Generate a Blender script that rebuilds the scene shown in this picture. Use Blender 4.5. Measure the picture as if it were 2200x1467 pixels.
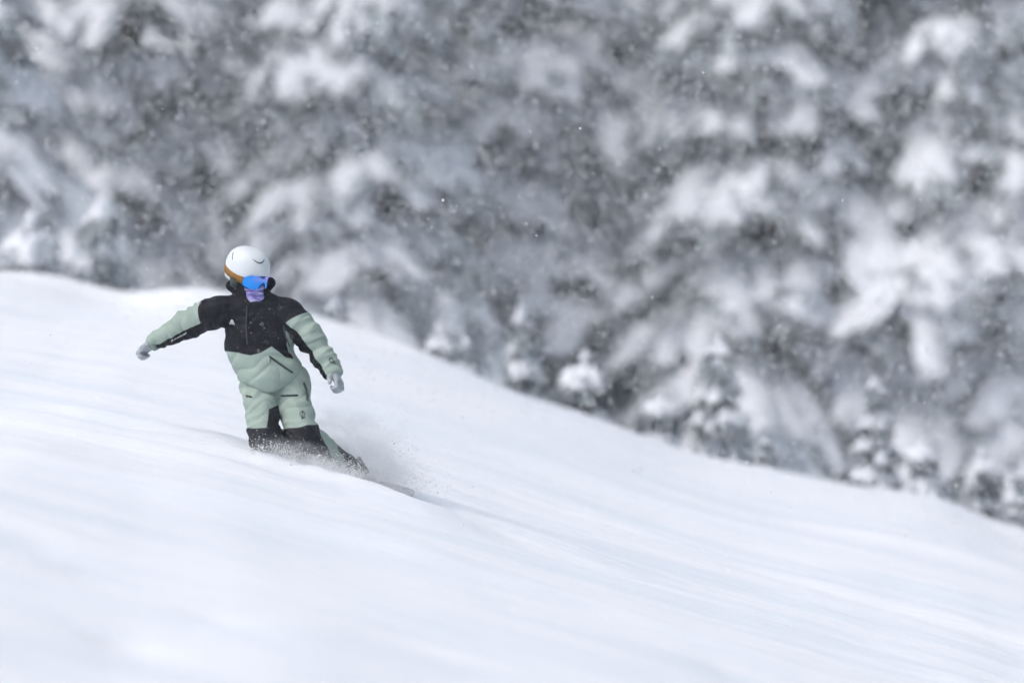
import bpy, math, random
import numpy as np
from mathutils import Vector, Matrix, noise, Quaternion
from mathutils.bvhtree import BVHTree

for o in list(bpy.data.objects):
    bpy.data.objects.remove(o, do_unlink=True)
SC = bpy.context.scene
COL = SC.collection
R = math.radians

# ------------------------------------------------------------------ camera, sky, sun, exposure
S = 0.00275            # metres per photo pixel at the rider's distance
D = 40.0               # metres from the camera to the rider
cam = bpy.data.cameras.new("camera")
cam.lens = 36.0 * D / (2200 * S)
cam.sensor_width = 36.0
cam.clip_end = 2000.0
cam.dof.use_dof = True
cam.dof.focus_distance = D - 0.1
cam.dof.aperture_fstop = 1.1
co = bpy.data.objects.new("camera", cam)
COL.objects.link(co)
co.location = (0, 0, 0)
co.rotation_euler = (R(90), 0, 0)
SC.camera = co

SUN_EL, SUN_AZ = 54.0, 240.0     # veiled by cloud, behind the camera to the left
w = bpy.data.worlds.new("World")
SC.world = w
w.use_nodes = True
nt = w.node_tree
bg = nt.nodes["Background"]
sky = nt.nodes.new("ShaderNodeTexSky")
sky.sky_type = 'NISHITA'
sky.sun_disc = False
sky.sun_elevation = R(SUN_EL)
sky.sun_rotation = R(SUN_AZ)
sky.dust_density = 4.0
hsv = nt.nodes.new("ShaderNodeHueSaturation")     # overcast: the blue of the sky greyed by cloud
hsv.inputs["Hue"].default_value = 0.482
hsv.inputs["Saturation"].default_value = 0.66
nt.links.new(sky.outputs[0], hsv.inputs["Color"])
nt.links.new(hsv.outputs[0], bg.inputs["Color"])
bg.inputs["Strength"].default_value = 0.13

sl = bpy.data.lights.new("sun", 'SUN')
sl.energy = 0.9
sl.angle = R(40)
sl.color = (1.0, 0.99, 0.97)
so = bpy.data.objects.new("sun", sl)
COL.objects.link(so)
az = R(SUN_AZ)
to_sun = Vector((math.sin(az) * math.cos(R(SUN_EL)), math.cos(az) * math.cos(R(SUN_EL)), math.sin(R(SUN_EL))))
so.rotation_euler = to_sun.to_track_quat('Z', 'Y').to_euler()

SC.view_settings.view_transform = 'Standard'
SC.view_settings.look = 'None'
SC.view_settings.gamma = 1.0
SC.view_settings.exposure = 0.34
SC.render.engine = 'CYCLES'
SC.cycles.max_bounces = 6
SC.cycles.diffuse_bounces = 4
SC.cycles.volume_bounces = 4
SC.cycles.use_denoising = True
SC.cycles.use_adaptive_sampling = True
SC.cycles.adaptive_threshold = 0.06

# ------------------------------------------------------------------ helpers
def P(px, py, d=0.0):
    """a point seen at photo pixel (px, py), d metres behind the rider's plane"""
    y = D + d
    k = S * y / D
    return Vector(((px - 1100) * k, y, (733.5 - py) * k))

def to_px(v):
    k = D / (S * v[1])
    return 1100 + v[0] * k, 733.5 - v[2] * k

def mat(name, color, rough=0.7, spec=0.3, metallic=0.0, bump=0.0, bscale=30.0, vary=0.0, vscale=4.0, sheen=0.0):
    m = bpy.data.materials.new(name)
    m.use_nodes = True
    n = m.node_tree.nodes
    l = m.node_tree.links
    b = n["Principled BSDF"]
    b.inputs["Base Color"].default_value = (*color, 1)
    b.inputs["Roughness"].default_value = rough
    b.inputs["Specular IOR Level"].default_value = spec
    b.inputs["Metallic"].default_value = metallic
    if sheen:
        b.inputs["Sheen Weight"].default_value = sheen
    tc = n.new("ShaderNodeTexCoord")
    if vary:
        t = n.new("ShaderNodeTexNoise")
        t.inputs["Scale"].default_value = vscale
        t.inputs["Detail"].default_value = 5
        l.new(tc.outputs["Object"], t.inputs["Vector"])
        r = n.new("ShaderNodeMapRange")
        r.inputs["From Min"].default_value = 0.3
        r.inputs["From Max"].default_value = 0.7
        r.inputs["To Min"].default_value = 1 - vary
        r.inputs["To Max"].default_value = 1 + vary
        l.new(t.outputs["Fac"], r.inputs["Value"])
        mx = n.new("ShaderNodeMix")
        mx.data_type = 'RGBA'
        mx.blend_type = 'MULTIPLY'
        mx.inputs["Factor"].default_value = 1.0
        mx.inputs["A"].default_value = (*color, 1)
        l.new(r.outputs["Result"], mx.inputs["B"])
        l.new(mx.outputs["Result"], b.inputs["Base Color"])
    if bump:
        t = n.new("ShaderNodeTexNoise")
        t.inputs["Scale"].default_value = bscale
        t.inputs["Detail"].default_value = 6
        l.new(tc.outputs["Object"], t.inputs["Vector"])
        bp = n.new("ShaderNodeBump")
        bp.inputs["Strength"].default_value = bump
        bp.inputs["Distance"].default_value = 0.02
        l.new(t.outputs["Fac"], bp.inputs["Height"])
        l.new(bp.outputs["Normal"], b.inputs["Normal"])
    return m

def link(name, verts, faces, m=None, parent=None, smooth=True):
    me = bpy.data.meshes.new(name)
    me.from_pydata([tuple(v) for v in verts], [], [tuple(int(i) for i in f) for f in faces])
    if m is not None:
        me.materials.append(m)
    if smooth:
        me.polygons.foreach_set("use_smooth", [True] * len(me.polygons))
    me.update()
    o = bpy.data.objects.new(name, me)
    COL.objects.link(o)
    if parent is not None:
        o.parent = parent
        o.matrix_parent_inverse = Matrix.Translation(-Vector(parent.location)) if parent.location.length else Matrix()
    return o

def tag(o, label=None, cat=None, group=None, kind=None):
    if label: o["label"] = label
    if cat: o["category"] = cat
    if group: o["group"] = group
    if kind: o["kind"] = kind
    return o

def fbm(x, y, z, octs=4):
    a, f, s = 1.0, 1.0, 0.0
    for _ in range(octs):
        s += a * noise.noise((x * f, y * f, z * f))
        a *= 0.5
        f *= 2.03
    return s

def tube(points, radii, sides=8, cap=True):
    vs, fs = [], []
    n = len(points)
    pts = [Vector(p) for p in points]
    prev = None
    for i, p in enumerate(pts):
        t = (pts[min(i + 1, n - 1)] - pts[max(i - 1, 0)]).normalized()
        a = t.cross(Vector((0, 0, 1)) if abs(t.z) < 0.9 else Vector((1, 0, 0))).normalized()
        if prev is not None:
            a = (prev - t * prev.dot(t)).normalized()
        prev = a
        b = t.cross(a)
        r = radii[i] if hasattr(radii, '__len__') else radii
        for k in range(sides):
            q = 2 * math.pi * k / sides
            vs.append(p + (a * math.cos(q) + b * math.sin(q)) * r)
    for i in range(n - 1):
        for k in range(sides):
            fs.append((i * sides + k, i * sides + (k + 1) % sides, (i + 1) * sides + (k + 1) % sides, (i + 1) * sides + k))
    if cap:
        fs.append(tuple(range(sides))[::-1])
        fs.append(tuple((n - 1) * sides + k for k in range(sides)))
    return vs, fs

# ---- implicit surfaces (clothing and body as one continuous skin)
def seg(Pt, a, b, ra, rb, ky=1.0):
    """rounded cone a-b; ky squeezes the depth axis"""
    a = np.array(a, float); b = np.array(b, float)
    sc = np.array([1, ky, 1])
    q = (Pt - a) * sc
    ab = (b - a) * sc
    L2 = max((ab * ab).sum(), 1e-9)
    t = np.clip((q @ ab) / L2, 0, 1)
    dd = np.linalg.norm(q - t[..., None] * ab, axis=-1)
    return dd - (ra + (rb - ra) * t)

def smin(a, b, k):
    h = np.clip(0.5 + 0.5 * (b - a) / k, 0, 1)
    return b + (a - b) * h - k * h * (1 - h)

def smax(a, b, k):
    return -smin(-a, -b, k)

def surface_net(f, lo, hi, h):
    lo = np.array(lo, float); hi = np.array(hi, float)
    n = np.ceil((hi - lo) / h).astype(int) + 1
    gx, gy, gz = [lo[i] + h * np.arange(n[i]) for i in range(3)]
    G = np.stack(np.meshgrid(gx, gy, gz, indexing='ij'), -1)
    F = f(G.reshape(-1, 3)).reshape(G.shape[:3])
    c = n - 1
    acc = np.zeros((*c, 3)); cnt = np.zeros(c)
    def sub(o): return F[o[0]:o[0] + c[0], o[1]:o[1] + c[1], o[2]:o[2] + c[2]]
    corners = [(i, j, k) for i in (0, 1) for j in (0, 1) for k in (0, 1)]
    for a in corners:
        for ax in range(3):
            if a[ax] == 0:
                b = list(a); b[ax] = 1
                fa, fb = sub(a), sub(b)
                m = (fa < 0) != (fb < 0)
                t = np.where(m, fa / np.where(m, fa - fb, 1), 0)
                for q in range(3):
                    acc[..., q] += np.where(m, a[q] + (t if q == ax else 0), 0)
                cnt += m
    on = cnt > 0
    idx = -np.ones(c, int)
    idx[on] = np.arange(on.sum())
    base = np.stack(np.nonzero(on), -1)
    V = lo + h * (base + acc[on] / cnt[on][:, None])
    faces = []
    N = F < 0
    for ax in range(3):
        u, v = (ax + 1) % 3, (ax + 2) % 3
        s0 = [slice(None)] * 3; s1 = [slice(None)] * 3
        s0[ax] = slice(0, n[ax] - 1); s1[ax] = slice(1, n[ax])
        for q in (u, v):
            s0[q] = slice(1, n[q] - 1); s1[q] = slice(1, n[q] - 1)
        A, B = N[tuple(s0)], N[tuple(s1)]
        e = np.stack(np.nonzero(A != B), -1)
        if not len(e):
            continue
        fl = A[tuple(e.T)]
        e2 = e.copy(); e2[:, u] += 1; e2[:, v] += 1
        def cell(du, dv):
            z = e2.copy(); z[:, u] -= du; z[:, v] -= dv
            return idx[tuple(z.T)]
        q = np.stack([cell(1, 1), cell(0, 1), cell(0, 0), cell(1, 0)], -1)
        q[~fl] = q[~fl][:, ::-1]
        faces.append(q)
    return V, np.concatenate(faces)

def vnormals(V, Fc):
    a, b, c, d = (V[Fc[:, i]] for i in range(4))
    fn = np.cross(c - a, d - b)
    N = np.zeros_like(V)
    for i in range(4):
        np.add.at(N, Fc[:, i], fn)
    return N / np.maximum(np.linalg.norm(N, axis=1, keepdims=True), 1e-12)

# ------------------------------------------------------------------ materials
def snow_material(name, color, grain=0.35, lumps=0.0):
    m = mat(name, color, rough=0.75, spec=0.2, bump=grain, bscale=45.0, vary=0.02, vscale=1.2)
    if lumps:
        n = m.node_tree.nodes; l = m.node_tree.links
        b = n["Principled BSDF"]
        tc = n.new("ShaderNodeTexCoord")
        mp = n.new("ShaderNodeMapping"); mp.inputs["Scale"].default_value = (.32, 1.0, 1.0)
        l.new(tc.outputs["Object"], mp.inputs[0])
        t = n.new("ShaderNodeTexNoise"); t.inputs["Scale"].default_value = 1.1; t.inputs["Detail"].default_value = 6; t.inputs["Roughness"].default_value = .6
        l.new(mp.outputs[0], t.inputs["Vector"])
        r = n.new("ShaderNodeValToRGB")
        r.color_ramp.elements[0].position = .36; r.color_ramp.elements[0].color = (color[0] * .92, color[1] * .94, color[2] * .965, 1)
        r.color_ramp.elements[1].position = .56; r.color_ramp.elements[1].color = (*color, 1)
        l.new(t.outputs["Fac"], r.inputs[0]); l.new(r.outputs[0], b.inputs["Base Color"])
        # crusted grain, coarser than the fine sparkle
        t2 = n.new("ShaderNodeTexNoise"); t2.inputs["Scale"].default_value = 5.0; t2.inputs["Detail"].default_value = 8; t2.inputs["Roughness"].default_value = .65
        l.new(mp.outputs[0], t2.inputs["Vector"])
        bp = n.new("ShaderNodeBump"); bp.inputs["Strength"].default_value = lumps; bp.inputs["Distance"].default_value = .06
        l.new(t2.outputs["Fac"], bp.inputs["Height"]); l.new(bp.outputs[0], b.inputs["Normal"])
    return m

M = {}
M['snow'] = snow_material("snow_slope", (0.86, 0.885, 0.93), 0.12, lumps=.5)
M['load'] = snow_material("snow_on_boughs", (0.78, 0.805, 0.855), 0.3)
M['floor'] = snow_material("snow_under_forest", (0.80, 0.82, 0.86), 0.3)
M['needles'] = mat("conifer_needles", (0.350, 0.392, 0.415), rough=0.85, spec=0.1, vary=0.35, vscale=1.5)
M['bark'] = mat("bark", (0.075, 0.062, 0.055), rough=0.95, spec=0.1, bump=0.8, bscale=25, vary=0.3, vscale=6)
M['flake'] = mat("snowflake", (0.96, 0.97, 0.98), rough=0.8, spec=0.1)
M['powder'] = mat("thrown_powder", (0.96, 0.97, 0.98), rough=0.85, spec=0.1)

def let_light_through(m, fac):
    n = m.node_tree.nodes; l = m.node_tree.links
    t = n.new("ShaderNodeBsdfTranslucent"); t.inputs["Color"].default_value = (.97, .98, .99, 1)
    x = n.new("ShaderNodeMixShader"); x.inputs[0].default_value = fac
    l.new(n["Principled BSDF"].outputs[0], x.inputs[1]); l.new(t.outputs[0], x.inputs[2])
    l.new(x.outputs[0], n["Material Output"].inputs["Surface"])
let_light_through(M['flake'], .6)
let_light_through(M['powder'], .5)

# ------------------------------------------------------------------ the slope
CREST_Y = 54.0
CREST_PX = [(-700, 455), (-300, 535), (0, 587), (90, 598), (180, 630), (280, 657), (340, 652), (410, 646), (520, 668), (700, 718), (860, 757), (1000, 800),
            (1090, 832), (1240, 876), (1400, 936), (1500, 966), (1700, 1006), (1850, 1036), (2010, 1070), (2060, 1090), (2115, 1122),
            (2200, 1146), (2500, 1235), (2900, 1330)]
_k = S * CREST_Y / D
CX = np.array([(p[0] - 1100) * _k for p in CREST_PX])
CZ = np.array([(733.5 - p[1]) * _k for p in CREST_PX])

def crest(x):
    if x < CX[0]: return CZ[0] + (CX[0] - x) * 0.2
    if x > CX[-1]: return CZ[-1] - (x - CX[-1]) * 0.2
    return float(np.interp(x, CX, CZ))

def crest_smooth(x, wd):
    return sum(crest(x + wd * o) * q for o, q in ((-1, .15), (-.5, .2), (0, .3), (.5, .2), (1, .15)))

FOOT = P(700, 1010, 0)
TAIL = (P(492, 950, .45).x, 40.22)
BANK = (P(600, 1000, -.35), P(900, 1075, -.62))

# old hollows and scuffs in the foreground snow: x, y, size, depth
HOLLOWS = [(-1.62, 27.9, .16, .05), (-2.12, 27.2, .12, .04), (-1.25, 29.3, .13, .035), (-1.85, 29.6, .13, .03), (-2.2, 31.5, .16, .03), (-.55, 31.0, .2, .03), (1.2, 34.5, .25, .03), (2.3, 38.0, .25, .03), (.3, 43.0, .3, .03)]

def ground_z(x, y, detail=True):
    d = CREST_Y - y
    if d >= 0:
        wd = 0.12 + 0.11 * d
        z = crest_smooth(x, min(wd, 3.0)) - (0.0595 * d - 0.0005 * d * d if d < 59 else 1.755)
        # soft lip at the edge
        if d < 0.6:
            z -= 0.03 * (1 - d / 0.6) ** 2
    else:
        e = -d
        base = crest_smooth(x, 0.2 + 0.3 * min(e, 12))
        fall = -0.10 * min(e, 1) - 0.55 * max(0, min(e, 9) - 1)
        rise = 0.30 * max(0, e - 12)
        z = base * max(0.35, 1 - e / 60) + fall + rise
    if detail:
        # wind-packed ridges and old tracks running along the fall line, down to the right
        t = x * 0.97 - (z + 0.25 * x) * 0.0
        c = y
        near = max(0.0, min(1.0, (CREST_Y + 1 - y) / 4.0))
        z += near * (0.050 * noise.noise((t * 0.12, c * 0.35, 3.1)) + 0.045 * noise.noise((t * 0.25, c * 0.9, 7.7))
                     + 0.018 * noise.noise((t * 0.6, c * 1.7, 1.3)) + 0.003 * noise.noise((t * 1.8, c * 4.0, 6.3)))
        r = noise.noise((t * 0.45 + 4, c * 1.3 + 9, 5.5))
        if r > 0.28:                                   # scattered chopped lumps
            z += near * 0.16 * (r - 0.28)
        if d < 0:
            z += 0.25 * noise.noise((x * 0.3, y * 0.3, 2.2))
    # the carved track of the board: a groove arriving from the left and a ridge of pushed snow
    dx = x - FOOT.x
    if -9 < dx < 1.0 and 36 < y < 46:
        path = FOOT.y + 0.15 - 0.02 * dx + 0.035 * min(0, dx) ** 2 * 0.4
        q = y - path
        fade = 1.0 if dx < 0.3 else max(0, 1 - (dx - 0.3) / 0.7)
        z += 0.6 * fade * (-0.085 * math.exp(-(q / 0.30) ** 2) + 0.055 * math.exp(-((q + 0.48) / 0.20) ** 2) + 0.03 * math.exp(-((q - 0.5) / 0.25) ** 2))
    for hx, hy, hs, hd in HOLLOWS:
        if abs(x - hx) < 3 * hs and abs(y - hy) < 3 * hs:
            z -= hd * math.exp(-((x - hx) / hs) ** 2 - ((y - hy) / (hs * 1.3)) ** 2) * (1 + .5 * noise.noise((x * 5, y * 5, 3)))
    z += 0.13 * math.exp(-((x - TAIL[0]) / 0.75) ** 2 - ((y - TAIL[1]) / 0.42) ** 2)
    if 37.5 < y < 41.5 and -2.6 < x < 1.0:          # bank of snow ploughed up in front of the board
        tx = max(0.0, min(1.0, (x - BANK[0].x) / (BANK[1].x - BANK[0].x)))
        q = math.hypot(x - (BANK[0].x + (BANK[1].x - BANK[0].x) * tx), y - (BANK[0].y + (BANK[1].y - BANK[0].y) * tx))
        z += (0.045 + 0.035 * tx + 0.02 * noise.noise((x * 6, y * 6, 1)) + 0.012 * noise.noise((x * 17, y * 17, 1))) * math.exp(-(q / 0.36) ** 2)
    return z

def axis(vals):
    out = [vals[0][0]]
    for a, b, st in vals:
        n = max(1, int(round((b - a) / st)))
        out += [a + (b - a) * (i + 1) / n for i in range(n)]
    return out

def build_ground():
    xs = axis([(-150, -40, 10), (-40, -10, 1.5), (-10, -6, 0.3), (-6, 6, 0.085), (6, 10, 0.3), (10, 40, 1.5), (40, 150, 10)])
    ys = axis([(-30, 18, 2), (18, 24, 0.5), (24, 38, 0.11), (38, 43, 0.07), (43, 55.5, 0.11), (55.5, 66, 0.5), (66, 150, 2)])
    nx = len(xs)
    vs = [(x, y, ground_z(x, y)) for y in ys for x in xs]
    fs = [(j * nx + i, j * nx + i + 1, (j + 1) * nx + i + 1, (j + 1) * nx + i) for j in range(len(ys) - 1) for i in range(nx - 1)]
    o = link("snow_slope", vs, fs, M['snow'])
    tag(o, "smooth white snow slope falling away to the right", kind="structure")
    return o
build_ground()

# ------------------------------------------------------------------ conifers
def bough(L, Wd, T, droop, rise, rng, snow, need, origin, yaw, dens=1.0, bare=0.0, nu=6, nv=5, side_n=5, blade=1.0):
    """one drooping bough: a spine with side branchlets, each carrying its own lumpy roll of snow over hanging needle sprays"""
    cy, sy = math.cos(yaw), math.sin(yaw)
    ox, oy, oz = origin
    seed = rng.uniform(0, 900)
    def put(x, y, z): return (ox + x * cy - y * sy, oy + x * sy + y * cy, oz + z)
    def spine(u): return rise * L * u - droop * L * u * u
    twigs = [(0.12, 1.0, 0, L * .9, 0.8, True)]
    for i in range(side_n):
        u = 0.22 + 0.68 * (i + rng.uniform(-.3, .3)) / side_n
        for sg in (-1, 1):
            l = Wd * 1.9 * (0.45 + 0.75 * math.sin(math.pi * min(1, u * .95 + .08))) * rng.uniform(0.6, 1.2)
            twigs.append((u, u, sg * rng.uniform(0.65, 1.15), l, 1.0, False))
    for (u, u1, ang, l, wf, main) in twigs:
        ca, sa = math.cos(ang), math.sin(ang)
        bx, bz = L * u, spine(u)
        sag = rng.uniform(0.25, 0.7)
        def pt(t):
            if main:
                uu = u + (1 - u) * t
                return L * uu, 0.0, spine(uu)
            x = bx + ca * l * t
            return x, sa * l * t, bz + (spine(min(1, x / L)) - bz) * 0.8 - sag * l * t * t
        if rng.random() >= bare:
            vs, fs = snow
            b0 = len(vs)
            t0 = rng.uniform(0.0, 0.25)
            hw = (0.10 + 0.16 * l) * wf * rng.uniform(.7, 1.25) * blade
            tt = T * rng.uniform(.6, 1.4)
            sd = rng.uniform(0, 500)
            for sid in (0, 1):
                for i in range(nu):
                    f = i / (nu - 1)
                    t = t0 + (1 - t0) * f
                    px_, py_, pz_ = pt(t)
                    prof = math.sqrt(max(0.02, math.sin(math.pi * (0.08 + 0.84 * f)))) 
                    wv = hw * prof * (1 + 0.5 * noise.noise((px_ * 4 + sd, py_ * 4, 0)))
                    for j in range(nv):
                        v = 2 * j / (nv - 1) - 1
                        ed = math.sqrt(max(0.0, 1 - v * v))
                        en = prof if 0 < i < nu - 1 else 0.15
                        lump = 0.8 + 0.7 * noise.noise((px_ * 5 + sd, (py_ + v * wv) * 5, 4))
                        z = pz_ - 0.45 * v * v * wv + (tt * lump * ed * en if sid == 0 else -0.12 * tt * ed)
                        vs.append(put(px_ - sa * v * wv, py_ + ca * v * wv, z))
                o_ = b0 + sid * nu * nv
                for i in range(nu - 1):
                    for j in range(nv - 1):
                        q = (o_ + i * nv + j, o_ + (i + 1) * nv + j, o_ + (i + 1) * nv + j + 1, o_ + i * nv + j + 1)
                        fs.append(q if sid == 0 else q[::-1])
        vs, fs = need
        for _ in range(int(dens * (5 + 13 * l))):
            t = rng.uniform(0.0, 1.08)
            x, y, z = pt(t)
            e = rng.uniform(-1, 1) * (0.05 + 0.12 * l)
            x -= sa * e; y += ca * e; z -= rng.uniform(0.0, .06)
            ln = rng.uniform(0.14, 0.34) * blade
            h2 = ln * rng.uniform(0.13, 0.26)
            th = ang + rng.uniform(-1.1, 1.1)
            dz = rng.uniform(-1.5, 0.05)
            m_ = math.sqrt(1 + dz * dz)
            dx, dy, dz = math.cos(th) / m_ * ln, math.sin(th) / m_ * ln, dz / m_ * ln
            sx, sy2 = -math.sin(th) * h2, math.cos(th) * h2
            b = len(vs)
            vs.append(put(x, y, z))
            vs.append(put(x + dx * .45 + sx, y + dy * .45 + sy2, z + dz * .4))
            vs.append(put(x + dx, y + dy, z + dz))
            vs.append(put(x + dx * .45 - sx, y + dy * .45 - sy2, z + dz * .4))
            fs.append((b, b + 1, b + 2, b + 3))

def conifer_meshes(seed, H, Lmax, gap, thick, first=0.5, per=(5, 7), wide=0.30, small=False, bare=0.08):
    rng = random.Random(seed)
    snow, need = ([], []), ([], [])
    h = first
    while h < H * 0.985:
        f = 1 - h / H
        n = rng.randint(*per)
        a0 = rng.uniform(0, 6.28)
        for k in range(n):
            L = (Lmax * f ** 0.75 + 0.06 * Lmax) * rng.uniform(0.65, 1.15)
            bough(L, L * wide * rng.uniform(0.8, 1.25), thick * rng.uniform(0.6, 1.4) * (0.55 + 0.45 * f), rng.uniform(0.30, 0.62), rng.uniform(-0.12, 0.22), rng,
                  snow, need, (0, 0, h + rng.uniform(-.5, .5) * gap), a0 + 6.283 * k / n + rng.uniform(-.35, .35),
                  dens=1.0 if not small else 1.2, bare=bare, side_n=3 if small else 5, blade=0.42 if small else 1.0, nu=5 if small else 6)
        h += gap * rng.uniform(0.8, 1.2)
    # snow cap on the leader
    b = len(snow[0])
    v, f_ = tube([(0, 0, H * .93), (0.01, 0, H * .96), (0, 0.01, H * 1.0), (0, 0, H * 1.012)], [thick * .15, thick * .35, thick * .3, thick * .1], 8)
    snow[0].extend(v); snow[1].extend([tuple(b + i for i in q) for q in f_])
    tr = tube([(0, 0, -0.6), (0, 0, 0.2), (0.03 * H * .1, 0, H * .5), (0, 0, H * .97)], [H * .022, H * .018, H * .011, H * .002], 10)
    out = []
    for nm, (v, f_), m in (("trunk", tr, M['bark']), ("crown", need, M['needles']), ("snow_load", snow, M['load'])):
        me = bpy.data.meshes.new(nm)
        me.from_pydata([tuple(p) for p in v], [], f_)
        me.materials.append(m)
        if nm != "crown":
            me.polygons.foreach_set("use_smooth", [True] * len(me.polygons))
        me.update()
        out.append((nm, me))
    return out

BIG = [conifer_meshes(11 + i, H, L, g, t, first=0.6, wide=wd, bare=0.30) for i, (H, L, g, t, wd) in enumerate(
    [(13, 2.1, 0.50, 0.13, .26), (11, 1.9, 0.48, 0.15, .28), (14.5, 2.3, 0.55, 0.12, .24), (9.5, 1.8, 0.46, 0.14, .28), (12, 2.4, 0.58, 0.16, .26)])]
SMALL = [conifer_meshes(51 + i, H, L, g, t, first=0.06, per=(4, 6), wide=.34, small=True, bare=0.03) for i, (H, L, g, t) in enumerate(
    [(1.5, 0.40, 0.15, 0.085), (1.2, 0.48, 0.15, 0.09), (1.8, 0.42, 0.17, 0.09)])]

def plant_tree(kind, name, loc, rz, sc, label, cat, group):
    root = bpy.data.objects.new(name, None)
    COL.objects.link(root)
    root.location = loc
    root.rotation_euler = (random.uniform(-.04, .04), random.uniform(-.04, .04), rz)
    root.scale = (sc, sc, sc * random.uniform(0.95, 1.08))
    tag(root, label, cat, group)
    for nm, me in kind:
        c = bpy.data.objects.new(nm, me)
        COL.objects.link(c)
        c.parent = root
    return root

random.seed(4)
FRONT_LABELS = [
    "snow laden conifer cut off by the left edge of the picture",
    "large snow laden conifer rising behind the left shoulder of slope, left of the helmet",
    "snow laden conifer standing straight above the snowboarder's white helmet",
    "nearest snow laden conifer just right of the snowboarder's head",
    "broad snow laden conifer at the middle of the front rank",
    "shorter snow laden conifer set back right of the picture's middle",
    "snow laden conifer with thick white boughs above the tall slim sapling",
    "tall snow laden conifer above the slope edge, second from the right edge",
    "broad conifer with the thickest white boughs near the right edge",
    "snow laden conifer cut off by the right edge of the picture"]
EDGE_LABELS = [
    "tall slim young conifer with stacked snow shelves, right of the picture's middle",
    "young conifer with slanting snow shelves, tallest of those toward the right edge",
    "low bushy young conifer just right of the tall slanting one",
    "snowy young conifer second from the right edge on the slope's rim",
    "snowy young conifer at the far right end of the slope's rim",
    "round snowy young conifer at the middle of the slope's rim",
    "snowy young conifer standing a little left of the rim's middle",
    "snowy bush sized conifer on the rim right of the snowboarder",
    "small snowy conifer on the rim close behind the snowboarder's lower arm",
    "low snowy conifer left of the tall slim young conifer",
    "low snowy conifer right of the tall slim young conifer",
    "short snowy conifer between the middle of the rim and the bush near the rider",
    "pale young conifer in the second place from the left edge",
    "snow buried young conifer nearest the left edge of the rim"]
# front rank beyond the dip: (photo x, distance, kind, scale)
FRONT = [(-60, 66, 4, 1.0), (235, 70, 0, .95), (560, 75, 2, 1.0), (830, 69, 1, 1.0), (1110, 72, 4, .95), (1390, 78, 3, 1.1), (1610, 70, 1, 1.05), (1850, 76, 0, 1.0), (2130, 70, 4, 1.0), (2330, 72, 2, 1.0)]
for i, (px, y, k, sc) in enumerate(FRONT):
    x = (px - 1100) * S * y / D
    plant_tree(BIG[k], "snowy_conifer", (x, y, ground_z(x, y, False) - 0.2), random.uniform(0, 6.28), sc, FRONT_LABELS[i], "conifer", "snow laden conifers of the front rank")
rng = random.Random(9)
for row, (y0, step, off) in enumerate([(82, 2.7, 0.0), (90, 2.9, 1.4), (100, 3.4, .5), (113, 4.2, 2.0)]):
    half = y0 * 0.0756 + 4.5
    x = -half + off
    while x < half:
        yy = y0 + rng.uniform(-3, 3)
        xx = x + rng.uniform(-.8, .8)
        plant_tree(BIG[rng.randrange(5)], "forest_conifer", (xx, yy, ground_z(xx, yy, False) - 0.2), rng.uniform(0, 6.28), rng.uniform(0.85, 1.15),
                   "blurred snow covered conifer deep in the forest on the hillside", "conifer", "snow covered conifers deep in the forest")
        x += step * rng.uniform(.85, 1.15)
# young trees on the edge of the slope: (photo x, photo y of its tip, distance, kind, label)
EDGE = [(1545, 755, 56.5, 0), (1885, 840, 56.0, 2), (1990, 945, 55.6, 1), (2105, 985, 56.2, 1), (2190, 1020, 55.6, 0), (1265, 770, 56.8, 1), (1120, 705, 57.5, 2),
        (925, 712, 56.5, 1), (725, 660, 56.5, 0), (1410, 850, 56.0, 1), (1650, 935, 55.6, 0), (1010, 740, 56.0, 0), (195, 470, 58.5, 2), (60, 480, 58.0, 1)]
for i, (px, py, y, k) in enumerate(EDGE):
    x = (px - 1100) * S * y / D
    tip = (733.5 - py) * S * y / D
    g = ground_z(x, y, False) - 0.05
    H = [1.5, 1.2, 1.8][k]
    sc = max(0.25, (tip - g) / H)
    plant_tree(SMALL[k], "young_conifer", (x, y, g), random.uniform(0, 6.28), sc, EDGE_LABELS[i], "sapling", "young snowy conifers along the edge of the slope")

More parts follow.
